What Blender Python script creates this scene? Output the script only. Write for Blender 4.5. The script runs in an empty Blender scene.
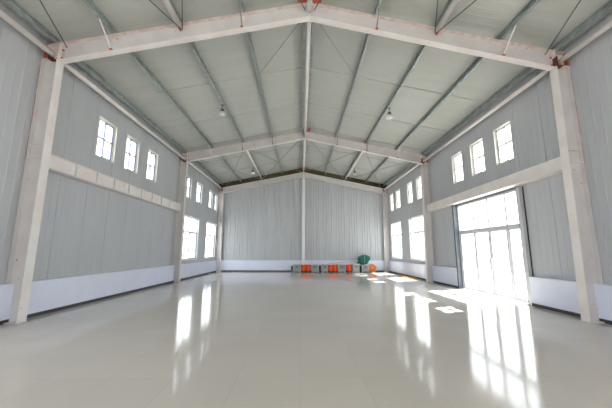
import bpy, bmesh, math, random
from mathutils import Vector, Matrix
random.seed(7)
C = bpy.context.scene.collection
S = bpy.context.scene

# ------------------------------------------------------------------ camera
H = 1.6
F, PT, YW, RL = 289.318, 0.16, 0.018, 0.0025
def _axis(x, y, z):
    c, s = math.cos(RL), math.sin(RL); x, z = c*x - s*z, s*x + c*z
    c, s = math.cos(PT), math.sin(PT); y, z = c*y - s*z, s*y + c*z
    c, s = math.cos(YW), math.sin(YW); x, y = c*x + s*y, -s*x + c*y
    return Vector((x, y, z))
cam = bpy.data.cameras.new('camera'); cam.sensor_width = 36; cam.lens = F/612*36
cam.clip_start = 0.05; cam.clip_end = 500
co = bpy.data.objects.new('camera', cam); C.objects.link(co)
r_, f_, u_ = _axis(1, 0, 0), _axis(0, 1, 0), _axis(0, 0, 1)
co.matrix_world = Matrix.Translation((0, 0, H)) @ Matrix((r_, u_, -f_)).transposed().to_4x4()
S.camera = co

# ------------------------------------------------------------------ world, sun, exposure
w = bpy.data.worlds.new('world'); S.world = w; w.use_nodes = True
bgn = w.node_tree.nodes['Background']
bgn.inputs[0].default_value = (0.96, 0.97, 1.0, 1); bgn.inputs[1].default_value = 3.0
sun = bpy.data.lights.new('sun', 'SUN'); sun.energy = 13; sun.angle = 0.012; sun.color = (1, .95, .88)
so = bpy.data.objects.new('sun', sun); C.objects.link(so)
so.rotation_euler = Vector((-2.95, -1.14, -5.2)).to_track_quat('-Z', 'Y').to_euler()
S.view_settings.view_transform = 'Standard'; S.view_settings.look = 'None'
S.view_settings.exposure = 1.14; S.view_settings.gamma = 1; S.view_settings.use_curve_mapping = False
S.cycles.max_bounces = 16; S.cycles.diffuse_bounces = 10; S.cycles.glossy_bounces = 6
S.cycles.transparent_max_bounces = 16
S.cycles.use_denoising = True
S.cycles.sample_clamp_indirect = 12

# ------------------------------------------------------------------ key dimensions
KL, KR = -6.473, 6.885           # inner face of the low white wall
XL, XR = -6.60, 7.03             # inner face of the panel walls
YB, YF = 23.20, -9.9             # panel face, far and behind the camera
KB = 23.081
CX = 0.206                       # ridge
FR = [-9.6, -1.6, 6.878, 15.353, 23.03]   # frame lines
K = 0.205
def roof(x): return 8.38 - K*abs(x - CX)          # underside of the ceiling sheets
def rtop(x): return 8.18 - K*abs(x - CX)          # top of rafters
def rbot(x): return 7.745 - 0.215*abs(x - CX)     # bottom of rafters
WT = 0.15

# ------------------------------------------------------------------ materials
def mat(name, col, rough=.5, metal=0, noise=None, nscale=8, bump=0, bscale=40, rust=0, spec=.5, emis=None, stretch=(1, 1, 1)):
    m = bpy.data.materials.new(name); m.use_nodes = True
    nt = m.node_tree; N = nt.nodes; L = nt.links; b = N['Principled BSDF']
    b.inputs['Base Color'].default_value = (*col, 1); b.inputs['Roughness'].default_value = rough
    b.inputs['Metallic'].default_value = metal; b.inputs['Specular IOR Level'].default_value = spec
    g = N.new('ShaderNodeNewGeometry'); mp = N.new('ShaderNodeMapping'); L.new(g.outputs['Position'], mp.inputs[0])
    mp.inputs['Scale'].default_value = stretch
    cur = None
    if noise is not None:
        n = N.new('ShaderNodeTexNoise'); n.inputs['Scale'].default_value = nscale; n.inputs['Detail'].default_value = 4
        L.new(mp.outputs[0], n.inputs['Vector'])
        mx = N.new('ShaderNodeMix'); mx.data_type = 'RGBA'; mx.inputs[6].default_value = (*col, 1); mx.inputs[7].default_value = (*noise, 1)
        rp = N.new('ShaderNodeMapRange'); rp.inputs[1].default_value = .4; rp.inputs[2].default_value = .62
        L.new(n.outputs[0], rp.inputs[0]); L.new(rp.outputs[0], mx.inputs[0]); cur = mx.outputs[2]
    if rust:
        n2 = N.new('ShaderNodeTexNoise'); n2.inputs['Scale'].default_value = 9; n2.inputs['Detail'].default_value = 6
        L.new(g.outputs['Position'], n2.inputs['Vector'])
        rp2 = N.new('ShaderNodeMapRange'); rp2.inputs[1].default_value = .72 - rust; rp2.inputs[2].default_value = .78 - rust
        L.new(n2.outputs[0], rp2.inputs[0])
        mx2 = N.new('ShaderNodeMix'); mx2.data_type = 'RGBA'; mx2.inputs[7].default_value = (.42, .13, .08, 1)
        if cur: L.new(cur, mx2.inputs[6])
        else: mx2.inputs[6].default_value = (*col, 1)
        L.new(rp2.outputs[0], mx2.inputs[0]); cur = mx2.outputs[2]
    if cur: L.new(cur, b.inputs['Base Color'])
    if bump:
        n3 = N.new('ShaderNodeTexNoise'); n3.inputs['Scale'].default_value = bscale; n3.inputs['Detail'].default_value = 2
        L.new(mp.outputs[0], n3.inputs['Vector'])
        bp = N.new('ShaderNodeBump'); bp.inputs['Strength'].default_value = bump; bp.inputs['Distance'].default_value = .01
        L.new(n3.outputs[0], bp.inputs['Height']); L.new(bp.outputs[0], b.inputs['Normal'])
    if emis:
        b.inputs['Emission Color'].default_value = (*emis[0], 1); b.inputs['Emission Strength'].default_value = emis[1]
    return m

M = {}
M['panel'] = mat('grey_wall_panel', (.50, .515, .545), .38, noise=(.48, .495, .525), nscale=1.5, bump=.15, bscale=3, stretch=(1, 1, .3))
M['roof'] = mat('roof_sheet', (.505, .52, .49), .36, noise=(.48, .495, .465), nscale=1.2, bump=.5, bscale=5, stretch=(.35, 3, 1))
M['kick'] = mat('white_plaster', (.79, .83, .97), .55, noise=(.76, .80, .95), nscale=2)
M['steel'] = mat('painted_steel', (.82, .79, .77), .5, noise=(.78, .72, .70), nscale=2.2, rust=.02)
M['steel_shaded'] = mat('shaded_painted_steel', (.63, .61, .605), .5, noise=(.60, .565, .555), nscale=2.2, rust=.04)  # same paint as the flanges, with shade put into its darker colour
M['primer'] = mat('red_primer', (.62, .11, .04), .6, noise=(.45, .10, .06), nscale=20)
M['rusty'] = mat('primer_streaked_paint', (.74, .68, .66), .6, noise=(.68, .50, .45), nscale=6)
M['brown'] = mat('dark_red_primer', (.13, .035, .025), .7)
M['galv'] = mat('galvanised_steel', (.44, .49, .485), .35, metal=.25, noise=(.32, .36, .355), nscale=5)
M['rod'] = mat('dark_rod', (.10, .10, .10), .5)
M['pale_rod'] = mat('pale_rod', (.25, .26, .25), .5)
M['white'] = mat('white_frame', (.80, .81, .82), .35)
M['cream'] = mat('cream_lining', (.74, .72, .66), .5)
M['gasket'] = mat('blue_grey_sash', (.22, .26, .42), .4)
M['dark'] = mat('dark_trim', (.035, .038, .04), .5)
M['darkblue'] = mat('dark_blue_grey_trim', (.085, .10, .13), .4)
M['doorframe'] = mat('grey_white_frame', (.60, .61, .64), .4)
M['alu'] = mat('aluminium_trim', (.60, .61, .63), .35, metal=.3)
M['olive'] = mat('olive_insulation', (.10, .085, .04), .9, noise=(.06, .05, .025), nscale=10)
M['lamp'] = mat('white_lamp', (.85, .85, .84), .3)
M['bulb'] = mat('lamp_glass', (.95, .95, .95), .15)
M['boxgrey'] = mat('grey_box', (.36, .37, .35), .6, noise=(.27, .28, .27), nscale=12)
M['boxlight'] = mat('pale_grey_box', (.50, .50, .50), .6, noise=(.42, .42, .43), nscale=12)
M['orange'] = mat('orange_plastic', (.95, .09, .01), .4)
M['ochre'] = mat('ochre_ring', (.45, .33, .06), .5)
M['green'] = mat('green_netting', (.01, .16, .12), .7, noise=(.005, .09, .07), nscale=18, bump=.6, bscale=30)
M['pole'] = mat('pale_pole', (.55, .40, .34), .6)
M['wood'] = mat('orange_wood', (.62, .30, .08), .6, noise=(.48, .22, .06), nscale=10)
M['ground'] = mat('concrete_yard', (.55, .54, .51), .8, noise=(.5, .48, .45), nscale=1)
M['net'] = mat('turquoise_netting', (.46, .60, .60), .8, noise=(.32, .46, .48), nscale=1.2, bump=.5, bscale=3)
M['leaf'] = mat('dry_foliage', (.22, .22, .08), .8, noise=(.12, .15, .05), nscale=3)
M['bark'] = mat('bark', (.16, .11, .07), .9)
M['farwall'] = mat('far_building', (.45, .43, .42), .8)

# floor: polished stone tiles
def floor_mat():
    m = bpy.data.materials.new('polished_tiles'); m.use_nodes = True
    nt = m.node_tree; N = nt.nodes; L = nt.links; b = N['Principled BSDF']
    g = N.new('ShaderNodeNewGeometry')
    br = N.new('ShaderNodeTexBrick'); br.offset = 0; br.squash = 1
    br.inputs['Scale'].default_value = 1; br.inputs['Brick Width'].default_value = .8; br.inputs['Row Height'].default_value = .8
    br.inputs['Mortar Size'].default_value = .0022; br.inputs['Mortar Smooth'].default_value = .3
    br.inputs['Color1'].default_value = (.60, .555, .505, 1); br.inputs['Color2'].default_value = (.62, .575, .525, 1)
    br.inputs['Mortar'].default_value = (.47, .435, .40, 1)
    L.new(g.outputs['Position'], br.inputs['Vector'])
    n = N.new('ShaderNodeTexNoise'); n.inputs['Scale'].default_value = .6; n.inputs['Detail'].default_value = 6
    L.new(g.outputs['Position'], n.inputs['Vector'])
    mx = N.new('ShaderNodeMix'); mx.data_type = 'RGBA'; mx.blend_type = 'MULTIPLY'; mx.inputs[0].default_value = .35
    cr = N.new('ShaderNodeMapRange'); cr.inputs[1].default_value = .3; cr.inputs[2].default_value = .7; cr.inputs[3].default_value = .8; cr.inputs[4].default_value = 1
    L.new(n.outputs[0], cr.inputs[0]); L.new(br.outputs['Color'], mx.inputs[6]); L.new(cr.outputs[0], mx.inputs[7])
    L.new(mx.outputs[2], b.inputs['Base Color'])
    b.inputs['Roughness'].default_value = .10; b.inputs['Specular IOR Level'].default_value = .4; b.inputs['IOR'].default_value = 1.5
    n2 = N.new('ShaderNodeTexNoise'); n2.inputs['Scale'].default_value = 1.3; n2.inputs['Detail'].default_value = 1
    L.new(g.outputs['Position'], n2.inputs['Vector'])
    bp = N.new('ShaderNodeBump'); bp.inputs['Strength'].default_value = .12; bp.inputs['Distance'].default_value = .01
    L.new(n2.outputs[0], bp.inputs['Height']); L.new(bp.outputs[0], b.inputs['Normal'])
    return m
M['floor'] = floor_mat()

def glass_mat():
    m = bpy.data.materials.new('window_glass'); m.use_nodes = True
    nt = m.node_tree; N = nt.nodes; L = nt.links
    for n in list(N):
        if n.type == 'BSDF_PRINCIPLED': N.remove(n)
    out = [n for n in N if n.type == 'OUTPUT_MATERIAL'][0]
    t = N.new('ShaderNodeBsdfTransparent'); t.inputs[0].default_value = (.93, .96, .96, 1)
    gl = N.new('ShaderNodeBsdfGlossy'); gl.inputs['Roughness'].default_value = .02
    lw = N.new('ShaderNodeLayerWeight'); lw.inputs[0].default_value = .5
    pw = N.new('ShaderNodeMath'); pw.operation = 'POWER'; pw.inputs[1].default_value = 5; L.new(lw.outputs['Facing'], pw.inputs[0])
    fr = N.new('ShaderNodeMath'); fr.operation = 'MULTIPLY_ADD'; fr.inputs[1].default_value = .7; fr.inputs[2].default_value = .04; L.new(pw.outputs[0], fr.inputs[0])
    mx = N.new('ShaderNodeMixShader'); L.new(fr.outputs[0], mx.inputs[0]); L.new(t.outputs[0], mx.inputs[1]); L.new(gl.outputs[0], mx.inputs[2])
    L.new(mx.outputs[0], out.inputs[0])
    return m
M['glass'] = glass_mat()

# ------------------------------------------------------------------ mesh helpers (world coordinates in, object origin at its parent)
class MB:
    def __init__(s): s.v = []; s.f = []; s.smooth = False
    def add(s, vs, fs):
        o = len(s.v); s.v += [tuple(v) for v in vs]; s.f += [tuple(i + o for i in f) for f in fs]; return s
    def hexa(s, p):   # 8 points: bottom ring 0-3, top ring 4-7
        return s.add(p, [(3, 2, 1, 0), (4, 5, 6, 7), (0, 1, 5, 4), (1, 2, 6, 5), (2, 3, 7, 6), (3, 0, 4, 7)])
    def box(s, x0, x1, y0, y1, z0, z1):
        x0, x1 = sorted((x0, x1)); y0, y1 = sorted((y0, y1)); z0, z1 = sorted((z0, z1))
        return s.hexa([(x0, y0, z0), (x1, y0, z0), (x1, y1, z0), (x0, y1, z0), (x0, y0, z1), (x1, y0, z1), (x1, y1, z1), (x0, y1, z1)])
    def poly_y(s, pts, y0, y1):     # xz outline extruded along y
        n = len(pts)
        vs = [(x, y0, z) for x, z in pts] + [(x, y1, z) for x, z in pts]
        return s.add(vs, [tuple(range(n)), tuple(range(2*n - 1, n - 1, -1))] + [(i, i + n, (i + 1) % n + n, (i + 1) % n) for i in range(n)])
    def cyl(s, a, b, r, n=12, r2=None, caps=True):
        a, b = Vector(a), Vector(b); d = (b - a).normalized(); r2 = r if r2 is None else r2
        t = Vector((0, 0, 1)) if abs(d.z) < .9 else Vector((1, 0, 0)); u = d.cross(t).normalized(); v = d.cross(u)
        vs = [a + (u*math.cos(2*math.pi*i/n) + v*math.sin(2*math.pi*i/n))*r for i in range(n)] + \
             [b + (u*math.cos(2*math.pi*i/n) + v*math.sin(2*math.pi*i/n))*r2 for i in range(n)]
        fs = [(i, (i + 1) % n, (i + 1) % n + n, i + n) for i in range(n)]
        if caps: fs += [tuple(range(n - 1, -1, -1)), tuple(range(n, 2*n))]
        return s.add(vs, fs)
    def lathe(s, c, prof, n=24, axis='z'):
        vs = []; m = len(prof)
        for r, h in prof:
            for i in range(n):
                a = 2*math.pi*i/n; p = (r*math.cos(a), r*math.sin(a), h)
                if axis == 'y': p = (p[0], p[2], p[1])
                if axis == 'x': p = (p[2], p[0], p[1])
                vs.append((c[0] + p[0], c[1] + p[1], c[2] + p[2]))
        fs = [(j*n + i, j*n + (i + 1) % n, (j + 1)*n + (i + 1) % n, (j + 1)*n + i) for j in range(m - 1) for i in range(n)]
        return s.add(vs, fs)

def link(name, mb, m, parent=None, bevel=0, smooth=False, origin=None):
    o0 = Vector(parent['_o']) if parent is not None and '_o' in parent else (Vector(origin) if origin else Vector((0, 0, 0)))
    me = bpy.data.meshes.new(name)
    me.from_pydata([tuple(Vector(v) - o0) for v in mb.v], [], mb.f); me.update()
    bm = bmesh.new(); bm.from_mesh(me); bmesh.ops.recalc_face_normals(bm, faces=bm.faces); bm.to_mesh(me); bm.free()
    me.materials.append(m)
    if smooth:
        for p in me.polygons: p.use_smooth = True
    o = bpy.data.objects.new(name, me); C.objects.link(o)
    if parent is not None: o.parent = parent
    else: o.location = o0
    o['_o'] = tuple(o0)
    if bevel:
        b = o.modifiers.new('bevel', 'BEVEL'); b.width = bevel; b.segments = 2; b.limit_method = 'ANGLE'
    return o
def tag(o, label, cat, group=None, kind=None):
    o['label'] = label; o['category'] = cat
    if group: o['group'] = group
    if kind: o['kind'] = kind
    return o
def thing(name, label, cat, loc, group=None):
    o = bpy.data.objects.new(name, None); C.objects.link(o); o.location = loc; o['_o'] = tuple(loc)
    o.empty_display_size = .2
    return tag(o, label, cat, group)
def struct(name, mb, m, parent=None, label=None, **k):
    o = link(name, mb, m, parent, **k)
    if parent is None: o['kind'] = 'structure'
    if label: o['label'] = label
    return o

# ------------------------------------------------------------------ openings
WIN = []   # side, y0, y1, z0, z1, kind
for a, b in ((9.02, 9.96), (10.53, 11.43), (12.10, 12.97)): WIN.append(('L', a, b, 4.62, 5.96, 's'))
for a, b in ((9.04, 9.92), (10.53, 11.42), (12.02, 12.87)): WIN.append(('R', a, b, 4.62, 5.96, 's'))
for a, b in ((16.35, 17.22), (18.05, 19.1), (20.5, 21.45), (21.97, 22.75)): WIN.append(('L', a, b, 4.62, 5.94, 's'))
for a, b in ((16.2, 17.1), (17.75, 18.62), (19.98, 20.9), (21.55, 22.3)): WIN.append(('R', a, b, 4.62, 5.98, 's'))
for a, b in ((16.45, 18.85), (20.35, 22.68)): WIN.append(('L', a, b, 1.05, 3.62, 'b'))
for a, b in ((16.26, 18.65), (20.15, 22.42)): WIN.append(('R', a, b, 1.05, 3.68, 'b'))
for sd in 'LR':      # unseen bays' windows, added for daylight; fewer on the right, avoiding sun patches
    for a, b in ((-.9, 0), (.7, 1.6), (2.9, 3.8), (4.4, 5.3))[:4 if sd == 'L' else 2]: WIN.append((sd, a, b, 4.62, 5.96, 's'))
    for a, b in ((-.8, 1.5), (2.9, 5.2))[:2 if sd == 'L' else 1]: WIN.append((sd, a, b, 1.05, 3.64, 'b'))
DOOR = (9.05, 12.86, 0.0, 3.62)
SIDE_LIGHT_OPEN = (-8.8, -3.6, 0.0, 5.4)   # unseen side openings behind the camera, added to light the interior
FRONT_LIGHT_OPEN = (-2.4, 2.8, 0.0, 3.6)    # opening invented in the wall behind the camera to bring in light

def rib_breaks(a, b, pitch=.205, seam=5, rd=.006, rw=.022):
    """(coordinate, depth into the room) of the pressed panel profile between a and b"""
    out = []; n0 = math.floor(a/pitch) - 1; n1 = math.ceil(b/pitch) + 1
    for n in range(n0, n1):
        c = n*pitch - .35
        if n % seam == 0: out += [(c - .011, 0), (c - .008, -.012), (c + .008, -.012), (c + .011, 0)]
        else: out += [(c - rw, 0), (c - rw*.5, rd), (c + rw*.5, rd), (c + rw, 0)]
    return [(c, d) for c, d in out if a < c < b]
def profile_at(br, c):
    for (c0, d0), (c1, d1) in zip(br, br[1:]):
        if c0 <= c <= c1: return d0 + (d1 - d0)*(c - c0)/max(1e-9, c1 - c0)
    return 0
def panel_wall(a, b, holes, place, ztop, zbot=0.0, thick=WT, rd=.006, rw=.022):
    """vertical ribbed sandwich panel wall. place(c, d, z): c along, d into the room"""
    br = rib_breaks(a, b, rd=rd, rw=rw)
    cs = sorted({round(c, 4) for c, _ in br} | {a, b} | {h for q in holes for h in q[:2]})
    zs = sorted({zbot} | {h for q in holes for h in q[2:4]})
    mb = MB(); mat_d = {c: (profile_at(br, c)) for c in cs}
    inside = lambda c, z: any(q[0] < c < q[1] and q[2] < z < q[3] for q in holes)
    for c0, c1 in zip(cs, cs[1:]):
        if c1 - c0 < 1e-4: continue
        runs = []; cm = (c0 + c1)/2
        levels = zs + [None]
        start = None
        for i in range(len(levels) - 1):
            z0 = levels[i]; z1 = levels[i + 1]
            zm = (z0 + z1)/2 if z1 is not None else z0 + .01
            if not inside(cm, zm):
                if start is None: start = z0
                end = z1
                if z1 is None: runs.append((start, None)); start = None
            else:
                if start is not None: runs.append((start, z0)); start = None
        for z0, z1 in runs:
            t0 = z1 if z1 is not None else ztop(c0); t1 = z1 if z1 is not None else ztop(c1)
            mb.hexa([place(c0, mat_d[c0], z0), place(c1, mat_d[c1], z0), place(c1, -thick, z0), place(c0, -thick, z0),
                     place(c0, mat_d[c0], t0), place(c1, mat_d[c1], t1), place(c1, -thick, t1), place(c0, -thick, t0)])
    return mb

hl = [(q[1], q[2], q[3], q[4]) for q in WIN if q[0] == 'L'] + [(-8.8, -3.6, -1, 5.4)]
hr = [(q[1], q[2], q[3], q[4]) for q in WIN if q[0] == 'R'] + [(8.93, 12.96, -1, 3.66), (-8.8, -3.6, -1, 5.4)]
struct('wall_left', panel_wall(YF, YB, hl, lambda c, d, z: (XL + d, c, z), lambda c: roof(XL)), M['panel'], label='grey ribbed panel wall on the left')
struct('wall_right', panel_wall(YF, YB, hr, lambda c, d, z: (XR - d, c, z), lambda c: roof(XR)), M['panel'], label='grey ribbed panel wall on the right')
def split_ridge(f):    # gable tops are split at the ridge by the rib grid, close enough at this pitch
    return f
struct('wall_back', panel_wall(XL - WT, XR + WT, [], lambda c, d, z: (c, YB - d, z), roof, rd=.03, rw=.05), M['panel'], label='grey ribbed gable wall at the far end')
struct('wall_front', panel_wall(XL - WT, XR + WT, [(FRONT_LIGHT_OPEN[0], FRONT_LIGHT_OPEN[1], -1, FRONT_LIGHT_OPEN[3])], lambda c, d, z: (c, YF + d, z), roof), M['panel'], label='grey ribbed gable wall behind the viewer')

struct('floor', MB().box(XL, XR, YF, YB, -.12, 0), M['floor'], label='polished pale stone tile floor')

# ceiling: two slopes with pressed seams across
cb = MB()
seams = [7.2 + 2.65*k for k in range(-7, 7)]
def slope(x0, x1):
    ys = [(YF - .1, 0)]
    y = YF + .2
    while y < YB:
        ys += [(y - .02, 0), (y, .0035), (y + .02, 0)]
        y += .2208
    for s in seams:
        ys = [q for q in ys if not (s - .05 < q[0] < s + .05)] + [(s - .035, 0), (s - .03, .028), (s - .004, .028), (s, -.02), (s + .006, 0)]
    ys = sorted(q for q in ys if YF - .11 < q[0] < YB) + [(YB + .1, 0)]
    n = len(ys); vs = []
    for yy, d in ys:
        vs += [(x0, yy, roof(x0) - d), (x1, yy, roof(x1) - d), (x1, yy, roof(x1) + .1), (x0, yy, roof(x0) + .1)]
    fs = []
    for i in range(n - 1):
        for j in range(4): fs.append((4*i + j, 4*i + (j + 1) % 4, 4*i + 4 + (j + 1) % 4, 4*i + 4 + j))
    fs += [(0, 1, 2, 3), (4*n - 1, 4*n - 2, 4*n - 3, 4*n - 4)]
    cb.add(vs, fs)
slope(XL - .3, CX); slope(CX, XR + .3)
struct('ceiling', cb, M['roof'], label='pale grey-green metal roof sheets')

# low white wall, and a dark strip coloured as the shaded gap below it
def kick(name, boxes, lab): 
    mb = MB()
    for b in boxes: mb.box(*b)
    struct(name, mb, M['kick'], label=lab)
ZK = .845
def boards(x0, x1, y0, y1, n):
    if n == 1: return [(x0, x1, y0, y1, .085, ZK)]
    h = (ZK - .085)/n
    return [(x0, x1, y0, y1, .085 + i*h, .085 + (i + 1)*h - .012) for i in range(n)] + [(x0 + (.012 if x0 > 0 and x1 - x0 < 1 else 0), x1 - (.012 if x1 < 0 and x1 - x0 < 1 else 0), y0 + (.012 if x1 - x0 > 1 else 0), y1, .085, ZK - .002)]
kick('trim_1', boards(XL, KL, YF, -8.8, 1) + boards(XL, KL, -3.6, FR[3], 1) + boards(XL, KL, FR[3], KB, 5), 'low white wall along the left side')
kick('trim_2', boards(KR, XR, YF, -8.8, 1) + boards(KR, XR, -3.6, 8.83, 1) + boards(KR, XR, 12.97, FR[3], 1) + boards(KR, XR, FR[3], KB, 5), 'low white wall along the right side')
kick('trim_3', boards(XL, XR, KB, YB, 5), 'low white boarded wall along the far end')
kick('trim_4', [(XL, FRONT_LIGHT_OPEN[0], YF, YF + .12, .085, ZK), (FRONT_LIGHT_OPEN[1], XR, YF, YF + .12, .085, ZK)], 'low white wall behind the viewer')
for nm, bs in (('gap_strip_left', [(XL, KL + .006, -3.6, KB, 0, .085)]), ('gap_strip_right', [(KR - .006, XR, -3.6, 8.83, 0, .085), (KR - .006, XR, 12.97, KB, 0, .085)]),
               ('gap_strip_back', [(KL, KR, KB - .006, YB, 0, .085)])):
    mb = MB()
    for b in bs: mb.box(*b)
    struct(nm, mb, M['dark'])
# insulation strip between the last rafter and the sheets
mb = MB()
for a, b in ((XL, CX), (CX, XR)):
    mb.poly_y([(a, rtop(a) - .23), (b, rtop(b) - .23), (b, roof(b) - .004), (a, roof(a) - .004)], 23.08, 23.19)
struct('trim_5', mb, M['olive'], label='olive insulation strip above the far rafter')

# ------------------------------------------------------------------ windows
def portal(x, y, z, sx, sy, dirv):
    l = bpy.data.lights.new('portal', 'AREA'); l.shape = 'RECTANGLE'; l.size = sx; l.size_y = sy
    l.cycles.is_portal = True
    o = bpy.data.objects.new('portal', l); C.objects.link(o); o.location = (x, y, z)
    o.rotation_euler = Vector(dirv).to_track_quat('-Z', 'Z' if abs(dirv[2]) < .5 else 'Y').to_euler()
for i, (sd, y0, y1, z0, z1, kd) in enumerate(WIN):
    s = 1 if sd == 'R' else -1
    X = XR if sd == 'R' else XL
    at = lambda d: X + s*d          # d metres outward from the inner face
    root = bpy.data.objects.new('window_%d' % (i + 1), None); C.objects.link(root)
    root.location = (X, y0, z0); root['_o'] = (X, y0, z0); root['kind'] = 'structure'
    root['label'] = ('small high' if kd == 's' else 'tall') + ' white window in the ' + ('right' if s > 0 else 'left') + ' wall'
    t = .022
    mb = MB()
    a, b = at(-.012), at(WT)
    mb.box(a, b, y0 - .0, y0 + t, z0, z1).box(a, b, y1 - t, y1, z0, z1).box(a, b, y0, y1, z1 - t, z1).box(a, b, y0, y1, z0, z0 + t)
    link('window_lining', mb, M['cream'] if kd == 's' else M['white'], root)
    fw = .052 if kd == 's' else .065
    th_ = .035 if kd == 's' else .05
    mb = MB(); a, b = at(.10), at(.148); Y0, Y1, Z0, Z1 = y0 + t, y1 - t, z0 + t, z1 - t
    mb.box(a, b, Y0, Y0 + fw, Z0, Z1).box(a, b, Y1 - fw, Y1, Z0, Z1).box(a, b, Y0, Y1, Z1 - fw, Z1).box(a, b, Y0, Y1, Z0, Z0 + fw)
    link('window_frame', mb, M['white'], root)
    ym = (y0 + y1)/2; zt = (z0 + z1)/2 + .02 if kd == 's' else z0 + (z1 - z0)*.64
    mb = MB().box(a, b, Y0 + fw, Y1 - fw, zt - th_, zt + th_)
    link('transom', mb, M['white'], root)
    mb = MB().box(a, b, ym - .03, ym + .03, Z0 + fw, zt - .026).box(a, b, ym - .03, ym + .03, zt + .026, Z1 - fw)
    link('mullion', mb, M['white'], root)
    # sliding sash, one half, a little inside the frame
    c, d = at(.078), at(.112); sw = .034
    ya, yb = (ym - .03, Y1 - fw + .01)
    zb0, zb1 = Z0 + fw - .012, (Z1 - fw + .012 if kd == 's' else zt - .02)
    mb = MB().box(c, d, ya, ya + sw, zb0, zb1).box(c, d, yb - sw, yb, zb0, zb1).box(c, d, ya, yb, zb0, zb0 + sw).box(c, d, ya, yb, zb1 - sw, zb1)
    link('sliding_sash', mb, M['gasket'] if s < 0 else M['white'], root)
    g = MB().box(at(.128), at(.134), Y0 + fw - .005, Y1 - fw + .005, Z0 + fw - .005, Z1 - fw + .005)
    link('glass_pane', g, M['glass'], root)
    portal(at(.16), ym, (z0 + z1)/2, z1 - z0, y1 - y0, (-s, 0, 0))

# ------------------------------------------------------------------ glazed door in the right wall
def glazed_door(name, P, a0, a1, ztop, mulls, lab, sgn, flip):
    root = bpy.data.objects.new(name, None); C.objects.link(root)
    o = P(a0, 0, 0); root.location = o; root['_o'] = o; root['kind'] = 'structure'; root['label'] = lab
    def bx(mb, c0, c1, d0, d1, z0, z1):
        p = P(c0, d0, z0); q = P(c1, d1, z1); mb.box(p[0], q[0], p[1], q[1], p[2], q[2]); return mb
    fw = .06; zt = 2.44
    mb = MB(); bx(mb, a0, a0 + fw, .05, .13, 0, ztop); bx(mb, a1 - fw, a1, .05, .13, 0, ztop)
    bx(mb, a0 + fw, a1 - fw, .05, .13, ztop - fw, ztop); bx(mb, a0 + fw, a1 - fw, .05, .13, 0, .03)
    link('door_frame', mb, M['doorframe'], root)
    mb = MB(); bx(mb, a0 + fw, a1 - fw, .045, .13, zt - .05, zt + .05); link('transom', mb, M['alu'], root)
    for c in mulls:
        mb = MB(); bx(mb, c - .035, c + .035, .05, .13, zt + .05, ztop - fw); link('mullion', mb, M['doorframe'], root)
    # four lower leaves
    edges = [a0 + fw] + list(mulls) + [a1 - fw]
    for k in range(len(edges) - 1):
        e0, e1 = edges[k] + .006, edges[k + 1] - .006
        dd = .045 if k in (1, 2) else .06
        lw = .075
        mb = MB(); bx(mb, e0, e0 + lw, dd, dd + .05, .03, zt - .052); bx(mb, e1 - lw, e1, dd, dd + .05, .03, zt - .052)
        bx(mb, e0 + lw, e1 - lw, dd, dd + .05, zt - .052 - lw, zt - .052); bx(mb, e0 + lw, e1 - lw, dd, dd + .05, .03, .10)
        leaf = link('door_leaf', mb, M['doorframe'], root)
        mb = MB(); bx(mb, e0 + lw - .005, e1 - lw + .005, dd + .02, dd + .028, .095, zt - .052 - lw + .005); link('glass_pane', mb, M['glass'], leaf)
        if k in (1, 2):
            c = e1 - .035 if k == 1 else e0 + .035
            mb = MB(); bx(mb, c - .012, c + .012, dd - .05, dd - .03, .9, 1.35); bx(mb, c - .01, c + .01, dd - .035, dd, .93, .96); bx(mb, c - .01, c + .01, dd - .035, dd, 1.29, 1.32)
            link('door_handle', mb, M['alu'], leaf)
    mb = MB(); bx(mb, a0 + fw - .005, a1 - fw + .005, .085, .093, zt + .045, ztop - fw + .005); link('glass_pane', mb, M['glass'], root)
    return root, bx
root, bx = glazed_door('door_1', lambda c, d, z: (XR + d, c, z), DOOR[0], DOOR[1], 3.62, (9.79, 10.76, 11.70), 'tall glazed white entrance door in the right wall', 1, 0)
mb = MB(); bx(mb, 12.86, 12.96, -.13, .14, 0, 3.66); bx(mb, 8.98, 9.05, -.09, .14, 0, 3.66); bx(mb, 9.05, 12.86, -.02, .14, 3.62, 3.66)
link('door_surround', mb, M['darkblue'], root)
mb = MB(); bx(mb, 8.845, 8.98, -.13, .14, 0, 3.62); link('door_jamb', mb, M['alu'], root)
mb = MB(); bx(mb, 8.825, 8.845, -.03, .0, 0, 3.62); link('jamb_edge', mb, M['dark'], root)
portal(XR + .2, (DOOR[0] + DOOR[1])/2, 1.81, 3.62, 3.8, (-1, 0, 0))
portal(.2, YF - .2, 1.8, 5.2, 3.6, (0, 1, 0))
portal(XL - .2, -6.2, 2.7, 5.4, 5.2, (1, 0, 0))
portal(XR + .2, -6.2, 2.7, 5.4, 5.2, (-1, 0, 0))

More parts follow.
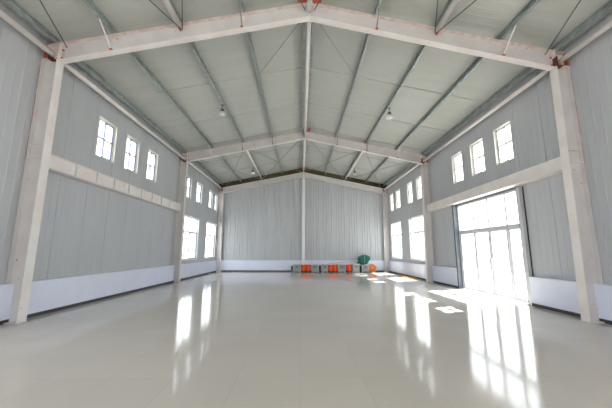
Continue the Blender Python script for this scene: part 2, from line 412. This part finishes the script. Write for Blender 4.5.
# ------------------------------------------------------------------ steel frames
FN = {-1: 'front', 0: 'second', 2: 'near', 3: 'middle', 4: 'far'}
FB = .22    # flange width
def frame_words(i): return {0: 'behind the viewer at the front gable', 1: 'behind the viewer', 2: 'nearest', 3: 'middle', 4: 'farthest'}[i]
col_lab = {(2, 'L'): 'nearest tapered white steel column against the left wall', (2, 'R'): 'nearest tapered white steel column against the right wall on the near side of the glazed door',
           (3, 'L'): 'middle white steel column on the left between blank wall and tall windows', (3, 'R'): 'middle white steel column on the right between door and tall windows',
           (4, 'L'): 'white steel corner column at far end, left corner', (4, 'R'): 'white steel corner column at far end, right corner',
           (1, 'L'): 'white steel column behind the viewer on the left', (1, 'R'): 'white steel column behind the viewer on the right'}
for i in (2, 3, 4):
    rt_ = (lambda x: rtop(x) - .25) if i == 4 else rtop
    rb_ = (lambda x: rbot(x) - .20) if i == 4 else (lambda x: rbot(x) + .02)
    Y = FR[i]; hb = FB/2 if i < 4 else .10
    if i == 4: Y = 22.96
    for sd in 'LR':
        s = 1 if sd == 'R' else -1
        X = XR if sd == 'R' else XL
        xo = X - s*.02
        bi = s*.0 + (6.58 if sd == 'R' else -6.20)          # inner flange foot
        ti = (6.68 if sd == 'R' else -6.21)                  # inner flange head
        zt = rb_(ti) + .0
        t = thing('steel_column', col_lab[(i, sd)], 'column', (X - s*.3, Y, 0), 'white steel columns along the side walls')
        # web (tapered plate)
        mb = MB(); th = .006
        zo = rt_(xo)
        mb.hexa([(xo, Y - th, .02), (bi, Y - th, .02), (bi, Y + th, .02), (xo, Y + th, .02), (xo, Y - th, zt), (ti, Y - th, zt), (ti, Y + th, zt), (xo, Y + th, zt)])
        link('web', mb, M['steel_shaded'], t)
        mb = MB(); f = .014
        mb.hexa([(bi, Y - hb, .02), (bi - s*f, Y - hb, .02), (bi - s*f, Y + hb, .02), (bi, Y + hb, .02), (ti, Y - hb, zt), (ti - s*f, Y - hb, zt), (ti - s*f, Y + hb, zt), (ti, Y + hb, zt)])
        link('inner_flange', mb, M['steel'], t)
        mb = MB().box(xo, xo - s*.014, Y - hb, Y + hb, .85, zt); link('outer_flange', mb, M['steel_shaded'], t)
        mb = MB().box(KL + .0 if s < 0 else KR, bi - s*.03, Y - hb - .01, Y + hb + .01, 0, .02); link('base_plate', mb, M['steel_shaded'], t)
        if i == 2:
            for za, zb in ((3.75, 4.3), (4.5, 5.4), (5.55, 6.2)):
                mb = MB().box(xo - s*.0, xo + s*.009, Y - hb, Y - hb + .02, za, zb); link('primed_edge', mb, M['primer'], t)
        for zz in (3.80, 4.10):
            f0 = (zz - .02)/(zt - .02); xi = bi + (ti - bi)*f0
            for sy in (-1, 1):
                mb = MB().box(xo - s*.014, xi, Y + sy*.006, Y + sy*(hb - .01), zz - .006, zz + .006); link('stiffener', mb, M['steel'], t)
        mb = MB().box(xo, ti - s*.03, Y - hb, Y + hb, zt, zt + .02); link('cap_plate', mb, M['rusty'], t)
    hb = min(hb, .09)
    # rafters, one per slope, tapered H section following the roof
    if i == 1: labs = ('white steel roof rafter behind the viewer, left slope', 'white steel roof rafter behind the viewer, right slope')
    else: labs = tuple('%s white steel roof rafter, %s slope' % (frame_words(i), q) for q in ('left', 'right'))
    for q, sd in enumerate('LR'):
        s = 1 if sd == 'R' else -1
        X = (XR - .04) if s > 0 else (XL + .04)
        t = thing('roof_rafter', labs[q], 'rafter', (X, Y, rb_(X)), 'white steel roof rafters')
        ti = (6.68 if sd == 'R' else -6.21)
        xr = CX + s*.012
        zoff = .021
        def sect(x, top): return rt_(x) if top else rb_(x)
        mb = MB(); th = .006
        xs = ti + s*.0
        zc = rb_(ti) + .03
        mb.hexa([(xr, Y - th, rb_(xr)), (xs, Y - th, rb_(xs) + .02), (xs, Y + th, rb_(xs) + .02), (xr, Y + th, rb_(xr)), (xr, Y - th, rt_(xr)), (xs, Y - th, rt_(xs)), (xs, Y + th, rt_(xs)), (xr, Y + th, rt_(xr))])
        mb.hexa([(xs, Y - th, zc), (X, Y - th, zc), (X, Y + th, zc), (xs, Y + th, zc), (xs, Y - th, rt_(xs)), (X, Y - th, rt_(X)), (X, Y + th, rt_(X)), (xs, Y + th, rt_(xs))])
        link('web', mb, M['steel_shaded'], t)
        mb = MB(); xe = ti - s*.04
        mb.poly_y([(xr, rb_(xr) - .014), (xe, rb_(xe) - .014 + .0), (xe, rb_(xe)), (xr, rb_(xr))], Y - hb, Y + hb); link('bottom_flange', mb, M['steel'], t)
        mb = MB().poly_y([(xr, rt_(xr) - .0), (X, rt_(X)), (X, rt_(X) - .014), (xr, rt_(xr) - .014)], Y - hb, Y + hb); link('top_flange', mb, M['rusty'] if i < 4 else M['steel'], t)
        # end plate at the column head and at the ridge
        mb = MB().box(ti - s*.012, ti + s*.012, Y - hb, Y + hb, rb_(ti) + .025, rt_(ti) + .03); ep = link('end_plate', mb, M['steel'], t)
        mb = MB().box(X - s*.012, X, Y - hb, Y + hb, zc, rt_(X) - .015); link('end_plate', mb, M['primer'], t)
        mb = MB().box(xr, CX + s*.0005, Y - hb, Y + hb, rb_(xr) - .02, rt_(xr)); link('ridge_plate', mb, M['steel'], t)
        # bolts of the joint
        for k in range(4):
            zz = rb_(ti) + .09 + k*.11
            for sx in (-1, 1):
                mb = MB().cyl((ti + sx*.055, Y - .006, zz), (ti + sx*.055, Y - .035, zz), .026, 6); link('bolt', mb, M['primer'] if (k + sx) % 2 else M['rusty'], ep)
        if i < 4:
            for off in (1.78, 3.42, 5.1):
                x = CX + s*off
                mb = MB().box(x - .05, x + .05, Y - .012, Y - .006, rt_(x) - .16, rt_(x) - .014)
                link('cleat', mb, M['rusty'], t)
                # angle stay from the lower flange up to the purlin
                if off != 3.42 or i == 3:
                    a = Vector((x, Y - .09, rb_(x) + .03)); b = Vector((x + s*.02, Y - (.62 if off > 5 else .32), rt_(x) + .05))
                    ps = link('purlin_stay', MB().cyl(a, b, .018, 6), M['steel'] if off > 5 else M['pale_rod'], t)
                    link('stay_foot', MB().box(x - .035, x + .035, Y - .12, Y - .05, rb_(x), rb_(x) + .035), M['primer'], ps)

# red primed plates either side of the ridge tube
for i in (2, 3, 4):
    Y = FR[i] if i < 4 else 22.96
    w_ = frame_words(i)
    for s in (-1, 1):
        if i == 3 and s < 0: continue
        mb = MB().box(CX + s*.085, CX + s*.31, Y - .20, Y - .13, rtop(CX + .2) - .02, rtop(CX + .2) + .14)
        o = link('primer_plate', mb, M['primer'], None, origin=(CX + s*.2, Y - .12, rtop(CX + .2)))
        tag(o, 'orange-red primed plate at the ridge on the %s rafter, %s of the ridge tube' % (w_, 'right' if s > 0 else 'left'), 'steel plate', 'primed plates at the ridge')

# ------------------------------------------------------------------ purlins (C section, whole length)
names = {.13: 'ridge', 1.78: 'second', 3.42: 'third', 5.1: 'fourth', 6.55: 'eave'}
for s in (-1, 1):
    for off in (.13, 1.78, 3.42, 5.1, 6.55):
        x = CX + s*off; z0 = rtop(x) + .002; z1 = roof(x) - .012
        if s*K < 0: pass
        side = 'left' if s < 0 else 'right'
        lab = ('galvanised purlin hugging the ridge on the %s slope' if off == .13 else 'galvanised purlin running along the eave above the %s wall' if off == 6.55 else
               'galvanised purlin nearest the ridge after the ridge pair, %s slope' if off == 1.78 else 'galvanised purlin midway down the %s slope, lamps hang beside it' if off == 3.42 else 'galvanised purlin between the lamps and the eave, %s slope') % side
        ya, yb = -9.7, 23.06
        t = .006; w2 = .036
        outl = [(x - w2, z0), (x + w2, z0 - s*K*w2*0), (x + w2, z0 + .025), (x + w2 - t, z0 + .025), (x + w2 - t, z0 + t), (x - w2 + t, z0 + t), (x - w2 + t, z1 - t - .012),
                (x + w2 - t, z1 - t - .012), (x + w2 - t, z1 - .035), (x + w2, z1 - .035), (x + w2, z1 - .012), (x - w2, z1 - .012)]
        outl = [(a if s < 0 else 2*x - a, b) for a, b in outl]
        o = link('roof_purlin', MB().poly_y(outl, ya, yb), M['galv'], None, origin=(x, ya, z0))
        tag(o, lab, 'purlin', 'galvanised purlins under the roof sheets')

# ------------------------------------------------------------------ tubes between the frames
def tube(x, z, y0, y1, r, lab, primer=True, name='tie_tube'):
    t = thing(name, lab, 'steel tube', (x, y0, z), 'white steel tie tubes between rafters')
    link('pipe', MB().cyl((x, y0 + .11, z), (x, y1 - .11, z), r, 20), M['steel'], t, smooth=True)
    for ya, yb in ((y0 + .01, y0 + .14), (y1 - .14, y1 - .01)):
        link('end_lug', MB().box(x - .008, x + .008, ya, yb, z - r*1.25, z + r*1.25), M['primer'] if primer else M['steel'], t)
bays = [(1, 2, 'over the viewer'), (2, 3, 'in the middle bay'), (3, 4, 'in the far bay')]
for a, b, wd in bays:
    y0, y1 = FR[a], (FR[b] if b < 4 else 22.96)
    tube(CX, 7.97 - .06, y0, y1, .062, 'white ridge tube %s' % wd)
    for s in (-1, 1):
        sd = 'left' if s < 0 else 'right'
        xe = (XL + .28) if s < 0 else (XR - .28)
        t = thing('eave_tube', 'white eave tube along the %s wall %s' % (sd, wd), 'steel tube', (xe, y0, 6.44), 'white eave tubes')
        link('pipe', MB().cyl((xe, y0 + .11, 6.50), (xe, y1 - .11, 6.50), .062, 20), M['steel'], t, smooth=True)
        for ya, yb in ((y0 + .01, y0 + .15), (y1 - .15, y1 - .01)):
            link('end_lug', MB().box(xe - .07, xe + .07, ya, yb, 6.37, 6.39), M['brown'], t)
            link('end_lug', MB().box(xe - .085, xe - .07, ya, yb, 6.37, 6.64), M['brown'], t)
        if (a, b) != (2, 3):
            x = CX + s*3.40
            tube(x, rtop(x) - .10, y0, y1, .068, 'white tie tube midway down the %s slope %s' % (sd, wd))

# bracing rods
def rod(p, q, lab, m='rod', r=.011, grp='thin roof bracing rods'):
    o = link('bracing_rod', MB().cyl(p, q, r, 8), M[m], None, origin=p)
    tag(o, lab, 'rod', grp)
for (a, b, wd) in (bays[0], bays[2]):
    y0, y1 = FR[a], (FR[b] if b < 4 else 22.96)
    for s in (-1, 1):
        sd = 'left' if s < 0 else 'right'
        xs = [CX + s*.12, CX + s*3.32, CX + s*6.2]
        for k in (0, 1):
            xa, xb = xs[k], xs[k + 1]; wh = 'from the ridge' if k == 0 else 'down to the eave'
            for (ya, yb, dz, dw) in ((y0 + .1, y1 - .1, .20, 'running outward'), (y1 - .1, y0 + .1, .235, 'running inward')):
                rod((xa, ya, rtop(xa) - dz), (xb, yb, rtop(xb) - dz), 'thin bracing rod on the %s slope %s, %s half, %s' % (sd, wd, 'ridge' if k == 0 else 'eave', dw), 'rod' if a == 1 else 'pale_rod', .013 if a == 1 else .016)
for s in (-1, 1):
    rod((CX + s*.2, 7.1, 7.93), (CX + s*1.7, 9.5, 7.84), 'thin diagonal sag rod beside the ridge just past the nearest rafter, %s slope' % ('left' if s < 0 else 'right'), 'pale_rod', .010, 'sag rods beside the ridge')

# ------------------------------------------------------------------ side wall beams
# left: battened beam
y0, y1 = FR[2] + .0, FR[3] - .0
t = thing('wall_beam', 'white steel beam with pale battens along the left wall below the small windows', 'beam', (XL, y0, 3.63))
xf = XL + .24
link('top_flange', MB().box(XL + .012, xf, y0 + .01, y1 - .01, 4.015, 4.03), M['steel'], t)
link('bottom_flange', MB().box(XL + .012, xf + .0, y0 + .01, y1 - .01, 3.63, 3.645), M['steel'], t)
link('web', MB().box(xf - .055, xf - .045, y0 + .01, y1 - .01, 3.645, 4.015), M['steel_shaded'], t)
marks = [y0 + .01, 8.05, 8.9, 9.75, 10.6, 11.45, 12.3, 13.15, 14.0, y1 - .01]
for a, b in zip(marks, marks[1:]):
    link('batten', MB().box(xf - .045, xf - .004, a + .035, b - .035, 3.655, 4.005), M['steel'], t, bevel=.004)
t = thing('wall_beam', 'white steel beam along the right wall above the glazed door', 'beam', (XR, y0, 3.68))
xf = XR - .24
link('top_flange', MB().box(XR - .012, xf, y0 + .01, y1 - .01, 4.04, 4.055), M['steel'], t)
link('bottom_flange', MB().box(XR - .012, xf - .05, y0 + .01, y1 - .01, 3.68, 3.70), M['steel'], t)
link('web', MB().box(xf + .012, xf, y0 + .01, y1 - .01, 3.70, 4.04), M['steel'], t)

# far gable post
t = thing('gable_post', 'slim white steel post in the middle of the far wall', 'post', (.225, 22.98, 0))
link('front_flange', MB().box(.11, .34, 22.86, 22.872, .015, 7.46), M['white'], t)
link('web', MB().box(.22, .23, 22.872, 23.06, .015, 7.46), M['steel_shaded'], t)
link('rear_flange', MB().box(.11, .34, 23.055, 23.067, .015, 7.46), M['steel_shaded'], t)
link('base_plate', MB().box(.09, .36, 22.84, 23.07, 0, .015), M['steel_shaded'], t)

# ------------------------------------------------------------------ lamps
def lamp(x, y, r, lab):
    zp = rtop(x) + .0; z = zp - .42
    t = thing('pendant_lamp', lab, 'lamp', (x, y, z), 'white pendant lamps hanging below the roof')
    link('hook_plate', MB().box(x - .05, x + .05, y - .05, y + .05, zp - .015, zp), M['rod'], t)
    link('stem', MB().cyl((x, y, zp - .01), (x, y, z + .20), .014, 8), M['rod'], t)
    link('ballast_box', MB().cyl((x, y, z + .12), (x, y, z + .22), .075, 16), M['rod'], t)
    link('lamp_shade', MB().lathe((x, y, z), [(r, -.02), (r*.97, .0), (r*.85, .05), (r*.55, .10), (.07, .125), (.065, .12), (r*.5, .085), (r*.8, .04), (r*.94, -.005), (r, -.02)], 28), M['lamp'], t, smooth=True)
    link('bulb', MB().lathe((x, y, z), [(.001, -.06), (.05, -.05), (.075, -.01), (.07, .04), (.03, .09)], 16), M['bulb'], t, smooth=True)
lamp(-3.22, 11.1, .15, 'white dome lamp on the left slope in the middle bay')
lamp(3.66, 11.2, .15, 'white dome lamp on the right slope in the middle bay')
lamp(-3.43, 20.07, .14, 'white dome lamp on the left slope in the far bay')
lamp(3.85, 20.07, .14, 'white dome lamp on the right slope in the far bay')

# ------------------------------------------------------------------ things along the far wall
YO = 22.55
def px(u): return (u - 292.0)*.0765 - .65     # pixel column to metres along the far wall
def crate(u0, u1, z1, lab, m='boxgrey'):
    x0, x1 = px(u0), px(u1); y0, y1 = YO - .25, YO + .2
    t = thing('storage_box', lab, 'box', ((x0 + x1)/2, YO, 0), 'grey boxes along the far wall')
    bb = link('box_body', MB().box(x0 + .02, x1 - .02, y0 + .02, y1 - .02, .03, z1 - .05), M[m], t, bevel=.01)
    for x in (x0, x1 - .05):
        for y in (y0, y1 - .05): link('corner_post', MB().box(x, x + .05, y, y + .05, 0, z1 - .05), M['boxlight'], t)
    link('lid', MB().box(x0 - .01, x1 + .01, y0 - .01, y1 + .01, z1 - .05, z1), M['boxlight'] if m == 'boxgrey' else M['white'], t, bevel=.008)
    link('latch', MB().box((x0 + x1)/2 - .07, (x0 + x1)/2 + .07, y0 - .015, y0 + .02, z1 - .22, z1 - .14), M['rod'], bb)
    link('label_band', MB().box(x0 + .08, x1 - .08, y0 + .008, y0 + .02, .14, .2), M['boxlight'], t)
crate(293.1, 300.7, .57, 'grey lidded box at the left end of the row, left of the gable post')
crate(311.5, 318.4, .57, 'grey lidded box just right of the first two orange drums')
crate(321.6, 327.6, .57, 'grey lidded box left of the middle pair of orange drums')
crate(338.0, 345.0, .57, 'grey lidded box right of the middle pair of orange drums')
crate(352.3, 359.0, .60, 'palest grey lidded box left of the green bundle', 'boxlight')
crate(361.3, 368.2, .55, 'grey lidded box standing under the green bundle')
def drum(u0, u1, lab):
    x0, x1 = px(u0), px(u1); r = (x1 - x0)/2; xc = (x0 + x1)/2
    t = thing('orange_drum', lab, 'drum', (xc, YO, 0), 'orange drums between the grey boxes')
    db = link('drum_body', MB().lathe((xc, YO, 0), [(.001, .10), (r*.96, .10), (r, .12), (r, .3), (r*.965, .31), (r, .32), (r, .52), (r*.95, .545), (.001, .55)], 28), M['orange'], t, smooth=False)
    link('drum_base', MB().lathe((xc, YO, 0), [(.001, 0), (r*.98, 0), (r*.98, .10), (.001, .10)], 28), M['dark'], t)
    link('drum_cap', MB().cyl((xc + r*.4, YO, .54), (xc + r*.4, YO, .57), .04, 12), M['dark'], db)
drum(301.2, 305.7, 'orange drum directly before the gable post, left of a close pair')
drum(305.8, 310.6, 'orange drum right of a close pair beside the gable post')
drum(328.0, 332.4, 'left orange drum of the middle pair')
drum(332.5, 337.4, 'right orange drum of the middle pair')
drum(345.9, 351.8, 'single orange drum between two grey boxes left of the green bundle')
# dark canisters in the gaps
for u0, u1, lab, z in ((318.6, 320.9, 'dark slim canister in the gap right of second grey box', .52), (359.2, 361.1, 'dark slim canister below the green bundle', .5)):
    x0, x1 = px(u0), px(u1); xc = (x0 + x1)/2; r = (x1 - x0)/2
    t = thing('canister', lab, 'canister', (xc, YO, 0), 'dark canisters')
    link('canister_body', MB().lathe((xc, YO, 0), [(.001, 0), (r, 0), (r, z - .08), (r*.5, z - .02), (.001, z - .02)], 16), M['dark'], t)
    link('cap', MB().cyl((xc, YO, z - .02), (xc, YO, z + .02), r*.45, 10), M['boxgrey'], t)
x = px(292.1)
t = thing('canister', 'small green canister at the left end of the row', 'canister', (x, YO, 0))
link('canister_body', MB().lathe((x, YO, 0), [(.001, 0), (.085, 0), (.085, .4), (.04, .45), (.001, .45)], 16), M['green'], t)
link('cap', MB().cyl((x, YO, .45), (x, YO, .49), .035, 10), M['dark'], t)
# hose reel facing the room
xc = px(372.2); zc = .30
t = thing('hose_reel', 'orange reel with an ochre ring at the right end of the row', 'reel', (xc, YO, 0))
link('rim', MB().lathe((xc, YO - .1, zc), [(.24, -.02), (.30, -.02), (.30, .02), (.24, .02), (.24, -.02)], 32, 'y'), M['ochre'], t)
link('rim', MB().lathe((xc, YO + .16, zc), [(.24, -.02), (.30, -.02), (.30, .02), (.24, .02), (.24, -.02)], 32, 'y'), M['ochre'], t)
link('coiled_hose', MB().lathe((xc, YO + .03, zc), [(.08, -.13), (.235, -.13), (.25, -.08), (.235, -.04), (.25, 0), (.235, .04), (.25, .08), (.235, .11), (.08, .11), (.08, -.13)], 28, 'y'), M['orange'], t)
link('hub', MB().lathe((xc, YO, zc), [(.001, -.15), (.06, -.15), (.06, .18), (.001, .18)], 16, 'y'), M['boxlight'], t)
for k in range(4):
    a = math.pi*(k/4 + .1); d = Vector((math.cos(a), 0, math.sin(a)))*.27
    link('spoke', MB().cyl(Vector((xc, YO - .115, zc)) + d, Vector((xc, YO - .115, zc)) - d, .010, 6), M['ochre'], t)
# green bundle of netting on top of the boxes
def blob(c, rad, seed, n=3, amp=.25):
    rnd = random.Random(seed); bm = bmesh.new(); bmesh.ops.create_icosphere(bm, subdivisions=n, radius=1)
    ph = [(Vector((rnd.gauss(0, 1), rnd.gauss(0, 1), rnd.gauss(0, 1)))*3, rnd.random()*6) for _ in range(10)]
    vs = []
    for v in bm.verts:
        k = 1 + amp*sum(math.sin(p.dot(v.co) + q) for p, q in ph)/5
        vs.append((c[0] + v.co.x*rad[0]*k, c[1] + v.co.y*rad[1]*k, c[2] + max(-.9, v.co.z)*rad[2]*k))
    fs = [tuple(v.index for v in f.verts) for f in bm.faces]; bm.free()
    return vs, fs
mb = MB(); xb = px(364.3)
for dx, dz, r3, sd_ in ((-.14, .46, (.34, .2, .24), 1), (.22, .44, (.24, .2, .2), 2), (.05, .60, (.34, .2, .12), 3), (-.42, .16, (.16, .15, .09), 4), (-.05, .195, (.36, .2, .2), 5)):
    mb.add(*blob((xb + dx, YO, .56 + dz), r3, sd_, 3, .22))
o = link('green_bundle', mb, M['green'], None, origin=(xb, YO, .55))
tag(o, 'bundled dark green netting heaped on the boxes at the far wall', 'netting')
link('wrapping_cord', MB().lathe((xb - .02, YO, .95), [(.335, -.012), (.35, 0), (.335, .012), (.32, 0), (.335, -.012)], 20, 'x'), M['boxlight'], o)
p0 = Vector((px(329), YO - .05, .635)); p1 = Vector((px(356.2), YO - .05, .80))
o = link('long_pole', MB().cyl(p0, p1, .022, 10), M['pole'], None, origin=p0)
tag(o, 'long thin pale pole lying slanted across the grey boxes', 'pole')
# planks by the right wall
for k, (x0, y0, x1, y1, z) in enumerate(((6.50, 16.9, 6.32, 18.9, .0), (6.76, 16.8, 6.62, 19.0, .0), (6.72, 17.3, 6.40, 18.7, .034))):
    d = Vector((x1 - x0, y1 - y0, 0)); nn = Vector((-d.y, d.x, 0)).normalized()*.07
    a, b = Vector((x0, y0, z)), Vector((x1, y1, z)); h_ = Vector((0, 0, .033))
    mb = MB().hexa([a - nn, b - nn, b + nn, a + nn, a - nn + h_, b - nn + h_, b + nn + h_, a + nn + h_])
    o = link('wooden_plank', mb, M['wood'], None, origin=(x0, y0, z))
    tag(o, ('orange wooden plank on the floor, outer one below the tall right window', 'orange wooden plank on the floor, closest to the right wall', 'orange wooden plank lying on top of two others by right wall')[k], 'plank', 'planks by the right wall')

# ------------------------------------------------------------------ outside
struct('ground', MB().box(-90, 90, -70, 110, -.3, -.13), M['ground'])
rnd = random.Random(3)
for k, (x, y, r3) in enumerate(((24, 30, (7, 6, 2.2)), (26, 56, (9, 6, 3.0)), (21, 20, (4, 3.5, 1.4)), (46, 34, (8, 9, 3.2)))):
    o = link('covered_mound', MB().add(*blob((x, y, -.2), r3, 20 + k, 4, .15)), M['net'], None, origin=(x, y, -.2), smooth=True)
    tag(o, ('turquoise netted mound seen through the door, middle one', 'farthest long turquoise netted mound outside the door', 'smallest turquoise netted mound nearest the door outside', 'high turquoise netted mound far right outside the door')[k], 'mound', 'turquoise covered mounds outside')
for k, (x, y, h) in enumerate(((-11.5, 20, 3.2), (-12.5, 24.5, 3.8), (-11.8, 29, 3.4), (-12.2, 34, 4.0))):
    t = thing('bushy_tree', ('dry leafy tree outside the nearer tall left window', 'taller dry leafy tree outside the left wall corner', 'dry leafy tree past the left far corner outside', 'last dry leafy tree outside on the left')[k], 'tree', (x, y, -.13), 'trees outside the left wall')
    link('trunk', MB().cyl((x, y, -.14), (x + .1, y, h*.5), .09, 8, .05), M['bark'], t)
    mb = MB()
    for q in range(420):
        a = rnd.random()*6.28; rr = (rnd.random()**.5)*1.15; zz = rnd.uniform(h*.3, h); rr *= math.sin(math.pi*min(.97, max(.1, (zz - h*.2)/(h*.85))))
        c = Vector((x + rr*math.cos(a), y + rr*math.sin(a), zz)); u = Vector((rnd.gauss(0, 1), rnd.gauss(0, 1), rnd.gauss(0, 1))).normalized(); v = u.orthogonal().normalized(); s_ = rnd.uniform(.06, .14)
        mb.add([c - u*s_, c + v*s_*.5, c + u*s_, c - v*s_*.5], [(0, 1, 2, 3)])
    link('foliage', mb, M['leaf'], t)

for o in bpy.data.objects:
    if '_o' in o: del o['_o']
